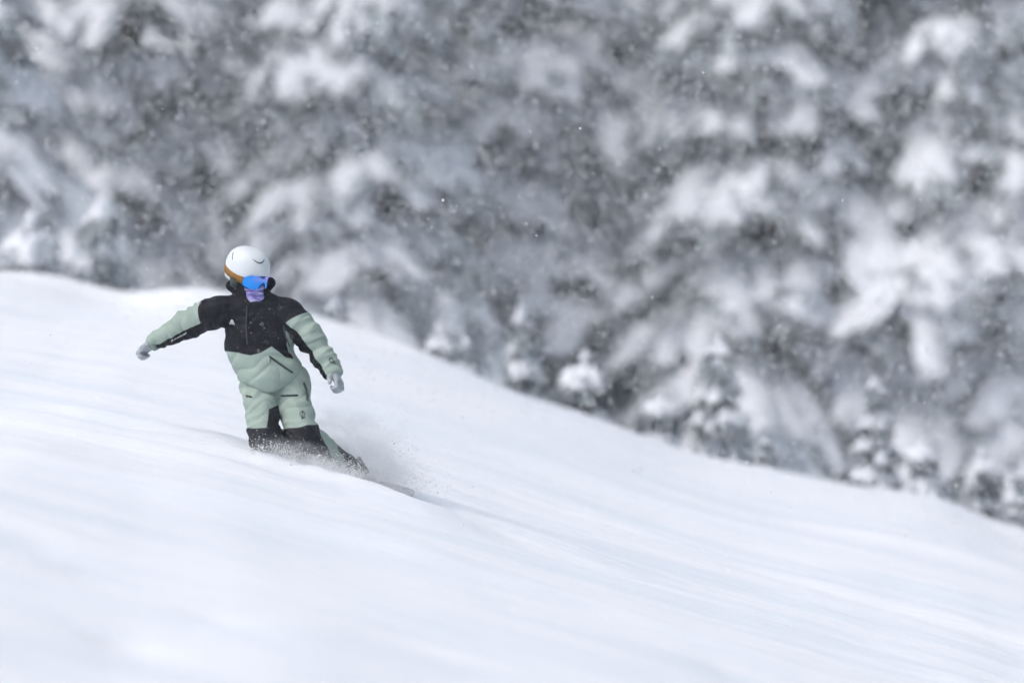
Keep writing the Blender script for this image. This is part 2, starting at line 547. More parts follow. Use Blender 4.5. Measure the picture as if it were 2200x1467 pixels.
# ------------------------------------------------------------------ the rider
def zone_material(name, colA, colB, rough=0.62):
    """cloth whose panels change colour where the mesh attribute 'zone' crosses zero"""
    m = bpy.data.materials.new(name)
    m.use_nodes = True
    n = m.node_tree.nodes; l = m.node_tree.links
    b = n["Principled BSDF"]
    b.inputs["Roughness"].default_value = rough
    b.inputs["Specular IOR Level"].default_value = 0.14
    at = n.new("ShaderNodeAttribute"); at.attribute_name = "zone"
    mp = n.new("ShaderNodeMapRange")
    mp.inputs["From Min"].default_value = -0.0015
    mp.inputs["From Max"].default_value = 0.0015
    l.new(at.outputs["Fac"], mp.inputs["Value"])
    tc = n.new("ShaderNodeTexCoord")
    ns = n.new("ShaderNodeTexNoise"); ns.inputs["Scale"].default_value = 7; ns.inputs["Detail"].default_value = 6
    l.new(tc.outputs["Object"], ns.inputs["Vector"])
    sh = n.new("ShaderNodeMapRange")
    sh.inputs["From Min"].default_value = .3; sh.inputs["From Max"].default_value = .7
    sh.inputs["To Min"].default_value = .9; sh.inputs["To Max"].default_value = 1.1
    l.new(ns.outputs["Fac"], sh.inputs["Value"])
    mx = n.new("ShaderNodeMix"); mx.data_type = 'RGBA'
    mx.inputs["A"].default_value = (*colA, 1); mx.inputs["B"].default_value = (*colB, 1)
    l.new(mp.outputs[0], mx.inputs["Factor"])
    mu = n.new("ShaderNodeMix"); mu.data_type = 'RGBA'; mu.blend_type = 'MULTIPLY'
    mu.inputs["Factor"].default_value = 1
    l.new(mx.outputs["Result"], mu.inputs["A"]); l.new(sh.outputs[0], mu.inputs["B"])
    # snow dust caught in the cloth
    du = n.new("ShaderNodeTexNoise"); du.inputs["Scale"].default_value = 90; du.inputs["Detail"].default_value = 3
    l.new(tc.outputs["Object"], du.inputs["Vector"])
    dr = n.new("ShaderNodeMapRange")
    dr.inputs["From Min"].default_value = .66; dr.inputs["From Max"].default_value = .76; dr.inputs["To Max"].default_value = 0.40
    l.new(du.outputs["Fac"], dr.inputs["Value"])
    dm = n.new("ShaderNodeMix"); dm.data_type = 'RGBA'
    dm.inputs["B"].default_value = (.75, .78, .84, 1)
    l.new(mu.outputs["Result"], dm.inputs["A"]); l.new(dr.outputs[0], dm.inputs["Factor"])
    l.new(dm.outputs["Result"], b.inputs["Base Color"])
    bn = n.new("ShaderNodeTexNoise"); bn.inputs["Scale"].default_value = 14; bn.inputs["Detail"].default_value = 4
    l.new(tc.outputs["Object"], bn.inputs["Vector"])
    bp = n.new("ShaderNodeBump"); bp.inputs["Strength"].default_value = .35; bp.inputs["Distance"].default_value = .02
    l.new(bn.outputs["Fac"], bp.inputs["Height"]); l.new(bp.outputs[0], b.inputs["Normal"])
    return m

SAGE = (0.31, 0.385, 0.34)
BLACK = (0.006, 0.007, 0.011)
M['jacket'] = zone_material("jacket_cloth", SAGE, BLACK)
M['pants'] = zone_material("trouser_cloth", SAGE, (0.016, 0.017, 0.022))
M['skin'] = mat("skin", (0.55, 0.36, 0.28), rough=.55)
M['helmet'] = mat("helmet_shell", (0.66, 0.70, 0.73), rough=.42, spec=.4, vary=.03, vscale=8)
M['black'] = mat("black_trim", (0.012, 0.013, 0.017), rough=.6, vary=.2, vscale=30)
M['dark'] = mat("dark_grey_trim", (0.05, 0.06, 0.06), rough=.7, vary=.2, vscale=30)
M['strap'] = mat("tan_strap", (0.26, 0.125, 0.022), rough=.7, vary=.2, vscale=40, bump=.3, bscale=200)
M['glove'] = mat("pale_glove", (0.40, 0.43, 0.46), rough=.8, vary=.25, vscale=25, bump=.4, bscale=60)
M['boot'] = mat("boot_shell", (0.03, 0.033, 0.04), rough=.6, vary=.5, vscale=18, bump=.3, bscale=40)
M['cuff'] = mat("sage_cuff", (0.22, 0.27, 0.245), rough=.7, vary=.35, vscale=30, bump=.3, bscale=60)
M['print'] = mat("white_print", (0.75, 0.77, 0.8), rough=.6)
M['deck'] = mat("board_top", (0.42, 0.46, 0.52), rough=.35, spec=.5, vary=.4, vscale=9)

def gaiter_material():
    m = mat("lilac_gaiter", (0.23, 0.20, 0.47), rough=.8)
    n = m.node_tree.nodes; l = m.node_tree.links
    tc = n.new("ShaderNodeTexCoord")
    mp = n.new("ShaderNodeMapping"); mp.inputs["Scale"].default_value = (10, 10, 34)
    t = n.new("ShaderNodeTexNoise"); t.inputs["Scale"].default_value = 1.6; t.inputs["Detail"].default_value = 4
    r = n.new("ShaderNodeValToRGB")
    r.color_ramp.elements[0].position = .38; r.color_ramp.elements[0].color = (.10, .09, .26, 1)
    r.color_ramp.elements[1].position = .68; r.color_ramp.elements[1].color = (.50, .50, .66, 1)
    e = r.color_ramp.elements.new(.52); e.color = (.23, .20, .50, 1)
    l.new(tc.outputs["Object"], mp.inputs[0]); l.new(mp.outputs[0], t.inputs["Vector"])
    l.new(t.outputs["Fac"], r.inputs[0]); l.new(r.outputs[0], n["Principled BSDF"].inputs["Base Color"])
    return m
M['gaiter'] = gaiter_material()

def lens_material():
    m = mat("mirror_lens", (.05, .3, .9), rough=.10, spec=.6, metallic=.75)
    n = m.node_tree.nodes; l = m.node_tree.links
    at = n.new("ShaderNodeAttribute"); at.attribute_name = "zone"
    r = n.new("ShaderNodeValToRGB")  # coating's iridescent sheen painted in by position, blue edges to violet
    r.color_ramp.elements[0].position = 0.0; r.color_ramp.elements[0].color = (.01, .30, .92, 1)
    r.color_ramp.elements[1].position = 1.0; r.color_ramp.elements[1].color = (.52, .30, .85, 1)
    e = r.color_ramp.elements.new(.40); e.color = (.06, .33, .95, 1)
    e = r.color_ramp.elements.new(.68); e.color = (.27, .34, .85, 1)
    l.new(at.outputs["Fac"], r.inputs[0]); l.new(r.outputs[0], n["Principled BSDF"].inputs["Base Color"])
    return m
M['lens'] = lens_material()

def set_zone(o, vals):
    a = o.data.attributes.new("zone", 'FLOAT', 'POINT')
    a.data.foreach_set("value", np.asarray(vals, dtype=np.float32))

def bounds(pts, pad):
    a = np.array([tuple(p) for p in pts])
    return a.min(0) - pad, a.max(0) + pad

# --- joints, read off the photograph
NECK = P(540, 640, .03)
SH_R, EL_R, WR_R = P(470, 669, .03), P(398, 698, .14), P(334, 733, .19)
SH_L, EL_L, WR_L = P(621, 674, .02), P(668, 727, -.02), P(713, 796, -.10)
HIP_R, KN_R, AN_R = P(560, 838, .0), P(567, 938, -.20), P(630, 968, .28)
HIP_L, KN_L, AN_L = P(624, 840, .0), P(651, 936, -.18), P(742, 1000, .08)
HEAD = P(535, 577, .035)
yaw, pitch, roll = R(47), R(15), R(3)
HF = Vector((math.sin(yaw) * math.cos(pitch), -math.cos(yaw) * math.cos(pitch), -math.sin(pitch)))
HL = HF.cross(Vector((0, 0, 1))).normalized() * -1      # the rider's left hand side (seen to the right)
HU = HL.cross(HF).normalized() * -1
if HU.z < 0: HU = -HU
HQ = Quaternion(HF, roll)
HL = HQ @ HL; HU = HQ @ HU
def hp(f, l, u):
    return HEAD + HF * f + HL * l + HU * u

# board frame
BD = (AN_L - AN_R).normalized()
_n = ((KN_L + KN_R) / 2 - (AN_L + AN_R) / 2)
BN = (_n - BD * _n.dot(BD)).normalized()
BN = (BN + Vector((0, 0.15, 0.9))).normalized(); BN = (BN - BD * BN.dot(BD)).normalized()
BT = BD.cross(BN).normalized()
if BT.y > 0: BT = -BT                                   # toes point at the camera side

def sole(ank): return ank - BN * 0.09

# --- the body, one continuous skin under the clothes
def f_body(q):
    d = seg(q, HEAD + HU * .03, HEAD + HU * -.02, .088, .082)
    d = smin(d, seg(q, hp(.03, 0, -.02), hp(.045, 0, -.085), .062, .038), .03)
    d = smin(d, seg(q, hp(.095, 0, -.02), hp(.108, 0, -.045), .010, .014), .012)       # nose
    d = smin(d, seg(q, hp(0, .08, -.01), hp(-.005, .083, -.04), .014, .010), .01)
    d = smin(d, seg(q, hp(0, -.08, -.01), hp(-.005, -.083, -.04), .014, .010), .01)
    d = smin(d, seg(q, hp(-.02, 0, -.06), NECK, .055, .06), .03)
    d = smin(d, seg(q, P(550, 675, .03), P(556, 740, .03), .13, .135, 1.35), .05)
    d = smin(d, seg(q, P(565, 770, .03), P(590, 825, .02), .125, .135, 1.25), .05)
    for a, b, c in ((SH_R, EL_R, WR_R), (SH_L, EL_L, WR_L)):
        d = smin(d, seg(q, a, b, .058, .042), .04)
        d = smin(d, seg(q, b, c, .042, .028), .02)
    for a, b, c in ((HIP_R, KN_R, AN_R), (HIP_L, KN_L, AN_L)):
        d = smin(d, seg(q, a, b, .080, .056), .04)
        d = smin(d, seg(q, b, c, .056, .038), .02)
        d = smin(d, seg(q, c, sole(c) + BT * .12, .036, .030), .02)
    return d
lo, hi = bounds([WR_R, WR_L, HEAD, AN_L, AN_R, KN_R], .22)
V, Fc = surface_net(f_body, lo, hi, 0.016)
BASE = P(676, 1000, .15)
person = link("person", V - np.array(BASE), Fc, M['skin'])
person.location = BASE
tag(person, "snowboarder in sage green and black jacket, white helmet and mirrored goggles, leaning into a turn", "person")

# --- jacket
def arm_r(q): return smin(seg(q, SH_R, EL_R, .094, .076), seg(q, EL_R, WR_R, .074, .049), .03)
def arm_l(q): return smin(seg(q, SH_L, EL_L, .090, .077), seg(q, EL_L, WR_L, .075, .056), .03)
def torso(q):
    d = seg(q, P(545, 668, .03), P(553, 728, .02), .150, .192, 1.38)
    d = smin(d, seg(q, P(492, 663, .03), P(606, 668, .03), .072, .078, 1.0), .05)
    d = smin(d, seg(q, P(560, 752, .01), P(580, 806, .0), .172, .192, 1.28), .06)
    d = smin(d, seg(q, P(540, 645, .03), P(537, 618, .025), .105, .088), .03)
    return d
def f_jacket(q):
    d = torso(q)
    d = smin(d, seg(q, P(498, 614, .05), P(520, 626, .13), .036, .05), .02)   # hood rolled behind the neck
    d = smin(d, seg(q, P(580, 608, .05), P(560, 626, .13), .034, .05), .02)
    d = smin(d, arm_r(q), .035)
    d = smin(d, arm_l(q), .022)
    # hem
    px = 1100 + q[:, 0] * D / (S * q[:, 1])
    hem = np.interp(px, [480, 520, 575, 620, 650, 700], [800, 822, 842, 831, 813, 800])
    py = 733.5 - q[:, 2] * D / (S * q[:, 1])
    near = px < 662
    cut = np.where((py > 795) & near, (py - hem) * S * .9, -1.0)
    cut = np.where(near, cut, -1)
    # the arm hangs past the hem: keep it
    d = np.where(arm_l(q) < 0.012, d, smax(d, cut, .02))
    # neck opening for the gaiter
    d = smax(d, -seg(q, P(547, 598, -.06), P(548, 628, -.085), .080, .062), .015)
    return d
lo, hi = bounds([WR_R, WR_L, P(500, 596, .2), P(580, 845, -.15)], .10)
V, Fc = surface_net(f_jacket, lo, hi, 0.0068)
N = vnormals(V, Fc)
aR, aL, tO = arm_r(V), arm_l(V), torso(V)
def axis_info(V, a, b, c):
    """distance along a-b-c and offset from the axis"""
    a, b, c = (np.array(t) for t in (a, b, c))
    out_t, out_o, best = np.zeros(len(V)), np.zeros_like(V), np.full(len(V), 9.)
    off = 0
    for p, q in ((a, b), (b, c)):
        d = q - p; L = np.linalg.norm(d); d = d / L
        t = np.clip((V - p) @ d, 0 if off else -9, L if not off else 9)
        o = V - p - t[:, None] * d
        r = np.linalg.norm(o, axis=1)
        m = r < best
        out_t[m] = off + t[m]; out_o[m] = o[m]; best[m] = r[m]
        off += L
    return out_t, out_o, off
tR, oR, LR = axis_info(V, SH_R, EL_R, WR_R)
tL, oL, LL = axis_info(V, SH_L, EL_L, WR_L)
px = 1100 + V[:, 0] * D / (S * V[:, 1]); py = 733.5 - V[:, 2] * D / (S * V[:, 1])
wr = np.array([noise.noise((v[0] * 9, v[1] * 9, v[2] * 9)) for v in V])
disp = 0.006 * wr
# cloth folds: across the sleeves, slanting over the belly
def folds(t, ph, fr): return np.abs(np.sin(t * fr + ph)) ** 0.6
def ridged(V, M3, seed):
    """sharp creases: ridged noise in a stretched frame"""
    Q = V @ np.array(M3, float).T
    return np.array([1 - 2.2 * abs(noise.noise((q[0] + seed, q[1], q[2]))) for q in Q])
isR = (aR < tO) & (px < 478); isL = (aL < tO)
ph = np.array([3 * noise.noise((v[0] * 6, v[1] * 6, v[2] * 6 + 9)) for v in V])
disp = disp + np.where(isR & (tR > .05), 0.009 * (folds(tR, ph * 1.3 + oR[:, 2] * 9, 42) - .6), 0)
disp = disp + np.where(isL & (tL > .08), 0.011 * (folds(tL, ph * 1.2 - oL[:, 0] * 10, 40) - .6), 0)
body_m = (~isR) & (~isL) & (py > 655)
disp = disp + np.where(body_m & (py > 745), 0.010 * (folds((py - .35 * np.abs(px - 580)) * S, ph * 1.4, 34) - .6), 0)
disp = disp + np.where(body_m & (py <= 745), 0.006 * (folds((py + .5 * (px - 550)) * S, ph * 1.8, 26) - .6), 0)
def frame(d, along, across):
    d = Vector(d).normalized(); a = d.orthogonal().normalized(); b = d.cross(a)
    return [list(d * along), list(a * across), list(b * across)]
rA = ridged(V, frame(EL_R - SH_R + (WR_R - EL_R), 17, 5), 3.0)
rB = ridged(V, frame(WR_L - SH_L, 17, 5), 13.0)
rT = ridged(V, frame(Vector((.45, 0, 1)), 13, 4), 23.0)
disp = disp + np.where(isR, .010 * rA * np.clip((tR - .02) / .06, 0, 1), np.where(isL, .011 * rB * np.clip((tL - .03) / .06, 0, 1), np.where(py > 650, .009 * rT, 0)))
V = V + N * disp[:, None]
# colour panels
edge = np.interp(px, [470, 497, 540, 560, 583, 598, 612, 640, 660], [752, 755, 763, 758, 744, 757, 768, 775, 775])
zt = (edge - py) * S
side = (px - np.interp(py, [700, 712, 745, 780], [640, 611, 617, 632])) * S
zt = np.where(py > 708, np.minimum(zt, -side), zt)
vent = .018 - np.hypot((px - 621 - .45 * (py - 764)) / 1.3, (py - 764) / 2.0) * S * 2.2
zt = np.maximum(zt, vent)
dnR = np.array(Vector((0.42, 0, -0.9)).normalized())
dnL = np.array(Vector((-0.83, 0, -0.56)).normalized())
zR = np.maximum((.088 - tR) + .12 * (oR @ dnR), (oR @ dnR) - np.interp(tR, [.05, .3, .6], [.022, .028, .020]))
zL = np.maximum((.055 - tL) - .25 * (oL @ dnL), (oL @ dnL) - np.interp(tL, [.05, .12, .3, .5], [.05, .035, .036, .034]))
zone = np.where(isR, zR, np.where(isL, zL, zt))
zone = np.where(py < 650, .05, zone)
jacket = link("jacket", V, Fc, M['jacket'], person)
jacket["label"] = "sage green jacket with black shoulders, black underarms and a slanting pocket zip"
set_zone(jacket, zone)

# --- trousers
def f_pants(q):
    pel = seg(q, P(566, 824, .02), P(615, 824, .02), .132, .132, 1.15)
    legs = []
    for a, b, c, r1 in ((HIP_R, KN_R, AN_R, .070), (HIP_L, KN_L, AN_L, .066)):
        d = smin(pel, seg(q, a, b, .106, .083), .03)
        legs.append(smin(d, seg(q, b, b + (c - b) * .80, .086, r1), .03))
    return smin(legs[0], legs[1], .008)          # the gap between the thighs stays open
lo, hi = bounds([HIP_R, HIP_L, KN_R, KN_L, AN_R, AN_L, P(590, 800, 0)], .16)
V, Fc = surface_net(f_pants, lo, hi, 0.0068)
N = vnormals(V, Fc)
px = 1100 + V[:, 0] * D / (S * V[:, 1]); py = 733.5 - V[:, 2] * D / (S * V[:, 1])
tRp, oRp, _ = axis_info(V, HIP_R, KN_R, AN_R)
tLp, oLp, _ = axis_info(V, HIP_L, KN_L, AN_L)
left = np.linalg.norm(oLp, axis=1) < np.linalg.norm(oRp, axis=1)
ph = np.array([3 * noise.noise((v[0] * 6, v[1] * 6, v[2] * 6 + 29)) for v in V])
tt = np.where(left, tLp, tRp)
rP = np.where(left, ridged(V, frame(Vector((.6, .3, 1)), 15, 4.5), 31.0), ridged(V, frame(Vector((-.5, .3, 1)), 15, 4.5), 41.0))
V = V + N * (.011 * rP + 0.007 * (folds(tt, ph * 1.3 + px * S * 8, 30) - .6) + 0.004 * np.array([noise.noise((v[0] * 14, v[1] * 14, v[2] * 14)) for v in V]))[:, None]
LK = (KN_L - HIP_L).length; RK = (KN_R - HIP_R).length
zRp = np.maximum((py - 919 + .06 * (px - 560)) * S, np.minimum((px - np.interp(py, [868, 880, 920], [600, 577, 573])) * S, (py - 866) * S))
zLp = np.minimum((py - np.interp(px, [600, 615, 660, 670], [920, 921, 915, 914])) * S, ((690 - px) + .45 * (py - 935)) * S * .8)
zone = np.where(left, zLp, zRp)
pants = link("trousers", V, Fc, M['pants'], person)
pants["label"] = "baggy sage green trousers with black knee patches"
set_zone(pants, zone)

# --- gloves: palm, four bent fingers of unequal length and a thumb
def glove(wrist, fwd, palm_n, thumb_side, curl, flip):
    fwd = fwd.normalized(); palm_n = (palm_n - fwd * palm_n.dot(fwd)).normalized()
    s = fwd.cross(palm_n).normalized()
    if s.dot(thumb_side) < 0: s = -s
    T = np.array([fwd, s, palm_n])
    w0 = np.array(wrist)
    def W(a, b, c): return np.array([a, b, c], float)
    def f(q):
        d = seg(q, W(-.035, 0, 0), W(.01, 0, 0), .041, .036)
        for k in (-1, 0, 1):
            d = smin(d, seg(q, W(.01, k * .018, 0), W(.072, k * .024, .004), .022, .019), .012)
        for k, (b, ln) in enumerate(((.030, .070), (.010, .080), (-.010, .074), (-.029, .058))):
            p = W(.078, b, .004); ang = 0.25 * curl
            for j, fr in enumerate((.45, .32, .23)):
                e = p + ln * fr * 1.15 * W(math.cos(ang), b * .6, math.sin(ang))
                d = smin(d, seg(q, p, e, .0135 - .001 * j, .0125 - .001 * j), .004)
                p = e; ang += 0.75 * curl
        p = W(.018, .030, .006); a = W(.048, .058, .020); b = W(.078, .060, .034)
        d = smin(d, seg(q, p, a, .018, .016), .010)
        d = smin(d, seg(q, a, b, .015, .012), .004)
        return d
    V, Fc = surface_net(f, (-.085, -.075, -.06), (.18, .09, .14), .0045)
    Vw = V @ T + w0
    if np.linalg.det(T) < 0: Fc = Fc[:, ::-1]
    g = link("glove", Vw, Fc, M['glove'], person)
    return g
dR = (WR_R - EL_R).normalized(); dL = (WR_L - EL_L).normalized()
gR = glove(WR_R + dR * .015, dR + Vector((0.0, .35, -.1)), Vector((.25, -.35, -.9)), Vector((0, -1, .4)), 1.75, False)
gR["label"] = "snow dusted pale glove on the outstretched trailing arm"
gL = glove(WR_L + dL * .02, dL + Vector((0.0, -.35, .0)), Vector((-.8, .3, -.5)), Vector((.1, -1, 0)), 1.7, True)
gL["label"] = "snow dusted pale glove on the arm hanging beside the hip"

# --- boots
for c, kn in ((AN_R, KN_R), (AN_L, KN_L)):
    def f_boot(q):
        up = (kn - c).normalized()
        d = seg(q, c + up * .14, c, .074, .066)
        d = smin(d, seg(q, c, sole(c) - BT * .04, .062, .050), .03)
        d = smin(d, seg(q, sole(c) - BT * .05, sole(c) + BT * .17, .050, .040), .03)
        d = smax(d, -(((q - np.array(sole(c) - BN * .035)) @ np.array(BN))), .01)
        return d
    lo, hi = bounds([c, c + (kn - c).normalized() * .14, sole(c) + BT * .2], .12)
    V, Fc = surface_net(f_boot, lo, hi, .009)
    b = link("boot", V, Fc, M['boot'], person)
    lv, lf = [], []
    for k in range(4):
        o_ = c + BT * (.045 + .03 * k) - BN * (.02 * k)
        v, f_ = tube([o_ - BD * .045, o_ + BT * .01 + BN * .012, o_ + BD * .045], .006, 6)
        lf += [tuple(len(lv) + i for i in q) for q in f_]; lv += v
    b2 = link("laces", lv, lf, M['dark'], b)

# --- helmet
AF, AL_, AU = .146, .120, .128
def rim_u(a):
    """height of the lower edge round the head; a = 0 is the brow"""
    c = math.cos(a)
    return -.012 if c > .75 else (-.012 - .062 * min(1, (.75 - c) / .5) if c > -.2 else -.074 + .012 * min(1, (-.2 - c)))
def shell(a, u, k=1.0):
    u_ = max(-.99, min(1, u / (AU * k)))
    r = max(0.0, 1 - abs(u_) ** 2.3) ** (1 / 2.3) if u_ > 0 else 1 - .16 * abs(u_) ** 2
    return hp(AF * k * r * math.cos(a) - .012, AL_ * k * r * math.sin(a), u)
def helmet_surface(k, drop=0.0):
    vs, fs = [], []
    na, nu_ = 56, 20
    for i in range(nu_ + 1):
        for j in range(na):
            a = 2 * math.pi * j / na
            ru = rim_u(a) + drop
            e = math.sin(math.pi / 2 * i / nu_)
            u = AU * k * .9995 + (ru - AU * k * .9995) * (1 - math.cos(math.pi / 2 * i / nu_))
            vs.append(shell(a, u, k))
    for i in range(nu_):
        for j in range(na):
            fs.append((i * na + j, (i + 1) * na + j, (i + 1) * na + (j + 1) % na, i * na + (j + 1) % na))
    return vs, fs, na, nu_
vs, fs, na, nu_ = helmet_surface(1.0)
v2, f2, _, _ = helmet_surface(.88)
off = len(vs)
fs = fs + [tuple(off + i for i in q[::-1]) for q in f2] + [tuple(range(na))]
for j in range(na):
    a, b = nu_ * na + j, nu_ * na + (j + 1) % na
    fs.append((a, off + a, off + b, b))
helmet = link("helmet", vs + v2, fs, M['helmet'], person)
helmet["label"] = "matt white helmet with a tan goggle strap round it"
bpy.context.view_layer.update()
def on_helmet(pts, rad, name, m):
    v, f_ = tube(pts, rad, 6)
    o = link(name, v, f_, m, helmet)
    return o
on_helmet([shell(R(-40 + 46 * t), .083 - .020 * math.sin(math.pi * t) + .004 * t, 1.004) for t in np.linspace(0, 1, 14)], [.0008 + .0034 * math.sin(math.pi * t) for t in np.linspace(0, 1, 14)], "vent", M['dark'])
on_helmet([shell(R(-114 + 14 * t), .085 - .034 * t, 1.004) for t in np.linspace(0, 1, 9)], .0022, "vent", M['dark'])
on_helmet([shell(R(62 + 26 * t), .082 - .03 * t, 1.004) for t in np.linspace(0, 1, 9)], .0022, "vent", M['dark'])
# ear pads and chin strap
for sg in (-1, 1):
    v, f_ = tube([hp(-.005, sg * .099, -.050), hp(0, sg * .096, -.095), hp(.012, sg * .080, -.118)], [.032, .028, .010], 12)
    o = link("ear_pad", v, f_, M['dark'], helmet)
    v, f_ = tube([hp(.012, sg * .088, -.095), hp(.045, sg * .066, -.140), hp(.065, 0, -.165)], .0065, 6)
    o = link("chin_strap", v, f_, M['print'] if sg < 0 else M['dark'], helmet)

# --- goggles
def gog(a, u, k): return hp((AF * k) * math.cos(a) ** .9 * 1.0 - .010, .118 * k * math.sin(a), u)
def goggle_patch(a0, top, bot, k, na=40, nv=14, notch=.03, grow=0.0):
    vs, zs = [], []
    for j in range(nv + 1):
        for i in range(na + 1):
            s_ = 2 * i / na - 1
            a = s_ * a0
            rnd = (1 - abs(s_) ** 4)
            t_ = (top - .35 * (1 - rnd) * (top - bot) * .5)
            b_ = bot + notch * math.exp(-(a / R(12)) ** 2) + .5 * (1 - rnd) * (top - bot) * .5
            f = j / nv
            bulge = 1 + .03 * math.sin(math.pi * f)
            vs.append(gog(a, t_ + (b_ - t_) * f, k * bulge))
            d_edge = min(f, 1 - f) * 2
            z = .9 * (1 - abs(f - .25) * 1.15) * (.55 + .45 * (s_ + .6))
            zs.append(max(0, min(1, z * (.35 + .65 * min(1, 2.2 * min(1 - f, 1 - abs(s_)))) )))
    fs = [(j * (na + 1) + i, (j + 1) * (na + 1) + i, (j + 1) * (na + 1) + i + 1, j * (na + 1) + i + 1) for j in range(nv) for i in range(na)]
    return vs, fs, zs
gv, gf, _ = goggle_patch(R(66), -.004, -.102, .93, notch=.026)
gb, _, _ = goggle_patch(R(66), -.004, -.102, .80, notch=.026)
off = len(gv); NA, NV = 40, 14
ring = [i for i in range(NA + 1)] + [j * (NA + 1) + NA for j in range(1, NV + 1)] + [NV * (NA + 1) + i for i in range(NA - 1, -1, -1)] + [j * (NA + 1) for j in range(NV - 1, 0, -1)]
faces = gf + [tuple(off + i for i in q[::-1]) for q in gf] + [(ring[i], ring[(i + 1) % len(ring)], off + ring[(i + 1) % len(ring)], off + ring[i]) for i in range(len(ring))]
goggles = link("goggles", gv + gb, faces, M['black'], person)
goggles["label"] = "goggles with a blue and violet mirrored lens"
lv, lf, lz = goggle_patch(R(61), -.010, -.097, .965, notch=.026)
lens = link("lens", lv, lf, M['lens'], goggles)
set_zone(lens, lz)
# strap running round the back of the helmet
vs, fs = [], []
ns = 60
for i in range(ns + 1):
    a = R(58) + (R(302) - R(58)) * i / ns
    c = math.cos(a)
    um = -.048 + .030 * max(0, .3 - c)
    for (du, k) in ((.020, 1.0), (.020, 1.035), (-.020, 1.035), (-.020, 1.0)):
        u = um + du
        q = shell(a, u, k)
        vs.append(q)
for i in range(ns):
    for j in range(4):
        fs.append((i * 4 + j, i * 4 + (j + 1) % 4, (i + 1) * 4 + (j + 1) % 4, (i + 1) * 4 + j))
strap = link("strap", vs, fs, M['strap'], goggles)

# --- neck gaiter
def f_gaiter(q):
    d = seg(q, hp(.050, 0, -.080), hp(.050, 0, -.135), .078, .070)
    d = smin(d, seg(q, hp(.02, 0, -.07), hp(.03, 0, -.17), .088, .082), .03)
    d = smin(d, seg(q, hp(.03, 0, -.15), NECK + Vector((.02, -.03, -.02)), .074, .078), .03)
    return d
lo, hi = bounds([HEAD, NECK, hp(.05, 0, -.15)], .14)
V, Fc = surface_net(f_gaiter, lo, hi, .007)
N = vnormals(V, Fc)
ph = np.array([2.5 * noise.noise((v[0] * 12, v[1] * 12, v[2] * 12)) for v in V])
V = V + N * (.006 * (folds(V[:, 2] - .3 * V[:, 0], ph, 75) - .5))[:, None]
gaiter = link("neck_gaiter", V, Fc, M['gaiter'], person)
gaiter["label"] = "lilac neck gaiter pulled up over the face"

# --- zips, pulls, logos laid on the cloth
def bvh_of(o):
    return BVHTree.FromPolygons([tuple(o.matrix_world @ v.co) for v in o.data.vertices], [tuple(p.vertices) for p in o.data.polygons])
bpy.context.view_layer.update()
BJ, BP = bvh_of(jacket), bvh_of(pants)
def hit(bv, px, py):
    d = P(px, py).normalized()
    loc, nor, _, _ = bv.ray_cast(Vector((0, 0, 0)), d)
    if loc is None:
        loc, nor, _, _ = bv.find_nearest(P(px, py, -.15))
    return loc, nor
def ribbon(bv, pts, wd, name, m, parent, n=10, lift=.003):
    path = []
    tot = len(pts) - 1
    for i in range(n * tot + 1):
        k = min(tot - 1, i // n); f = (i - k * n) / n
        path.append(hit(bv, pts[k][0] + (pts[k + 1][0] - pts[k][0]) * f, pts[k][1] + (pts[k + 1][1] - pts[k][1]) * f))
    v, f_ = tube([a + b * lift for a, b in path], [wd * (.5 if i in (0, len(path) - 1) else 1) for i in range(len(path))], 6)
    o = link(name, v, f_, m, parent)
    return o
ribbon(BJ, [(578, 765), (600, 781), (629, 801)], .0065, "pocket_zip", M['dark'], jacket)
ribbon(BJ, [(580, 768), (581, 778)], .0028, "zip_pull", M['dark'], jacket, 4)
ribbon(BJ, [(531, 657), (529, 700), (531, 741)], .0045, "front_zip", M['dark'], jacket, 14)
ribbon(BJ, [(608, 700), (613, 722), (622, 745)], .0035, "side_zip", M['dark'], jacket)
ribbon(BP, [(604, 850), (622, 850), (640, 849)], .0065, "pocket_zip", M['dark'], pants)
ribbon(BP, [(529, 850), (541, 853)], .006, "pocket_zip", M['dark'], pants)
ribbon(BP, [(652, 822), (657, 836), (660, 856)], .008, "vent_zip", M['dark'], pants)
ribbon(BP, [(656, 856), (663, 862)], .003, "zip_pull", M['dark'], pants, 4)
def strokes(bv, lines, rad, name, m, parent):
    vs, fs = [], []
    for ln in lines:
        path = []
        for i in range(len(ln) - 1):
            for f in (0, .34, .67) + ((1,) if i == len(ln) - 2 else ()):
                a, b = hit(bv, ln[i][0] + (ln[i + 1][0] - ln[i][0]) * f, ln[i][1] + (ln[i + 1][1] - ln[i][1]) * f)
                path.append(a + b * .0022)
        v, f_ = tube(path, rad, 5)
        fs += [tuple(len(vs) + i for i in q) for q in f_]; vs += v
    return link(name, vs, fs, m, parent)
strokes(BJ, [[(493.5, 696), (497.5, 687), (499, 692)], [(496.5, 697), (498.5, 691), (501, 697)], [(499, 686), (504, 698)]], .0024, "chest_emblem", M['print'], jacket)
strokes(BJ, [[(368 + 6 * i, 733 - 3.0 * i), (370.5 + 6 * i, 728.5 - 3.0 * i)] for i in range(6)] + [[(371 + 6 * i, 731.6 - 3.0 * i), (372.4 + 6 * i, 729 - 3.0 * i)] for i in range(5)], .0016, "sleeve_lettering", M['print'], jacket)
strokes(BJ, [[(707, 771), (713, 768), (716, 775), (709, 779), (707, 771)], [(711, 780), (718, 777)], [(714, 771), (721, 783)]], .0020, "cuff_emblem", M['dark'], jacket)
strokes(BP, [[(644, 886), (650, 883), (655, 889), (651, 897), (645, 893), (644, 886)], [(647, 900), (655, 896)], [(650, 884), (648, 898)]], .0018, "thigh_emblem", M['dark'], pants)
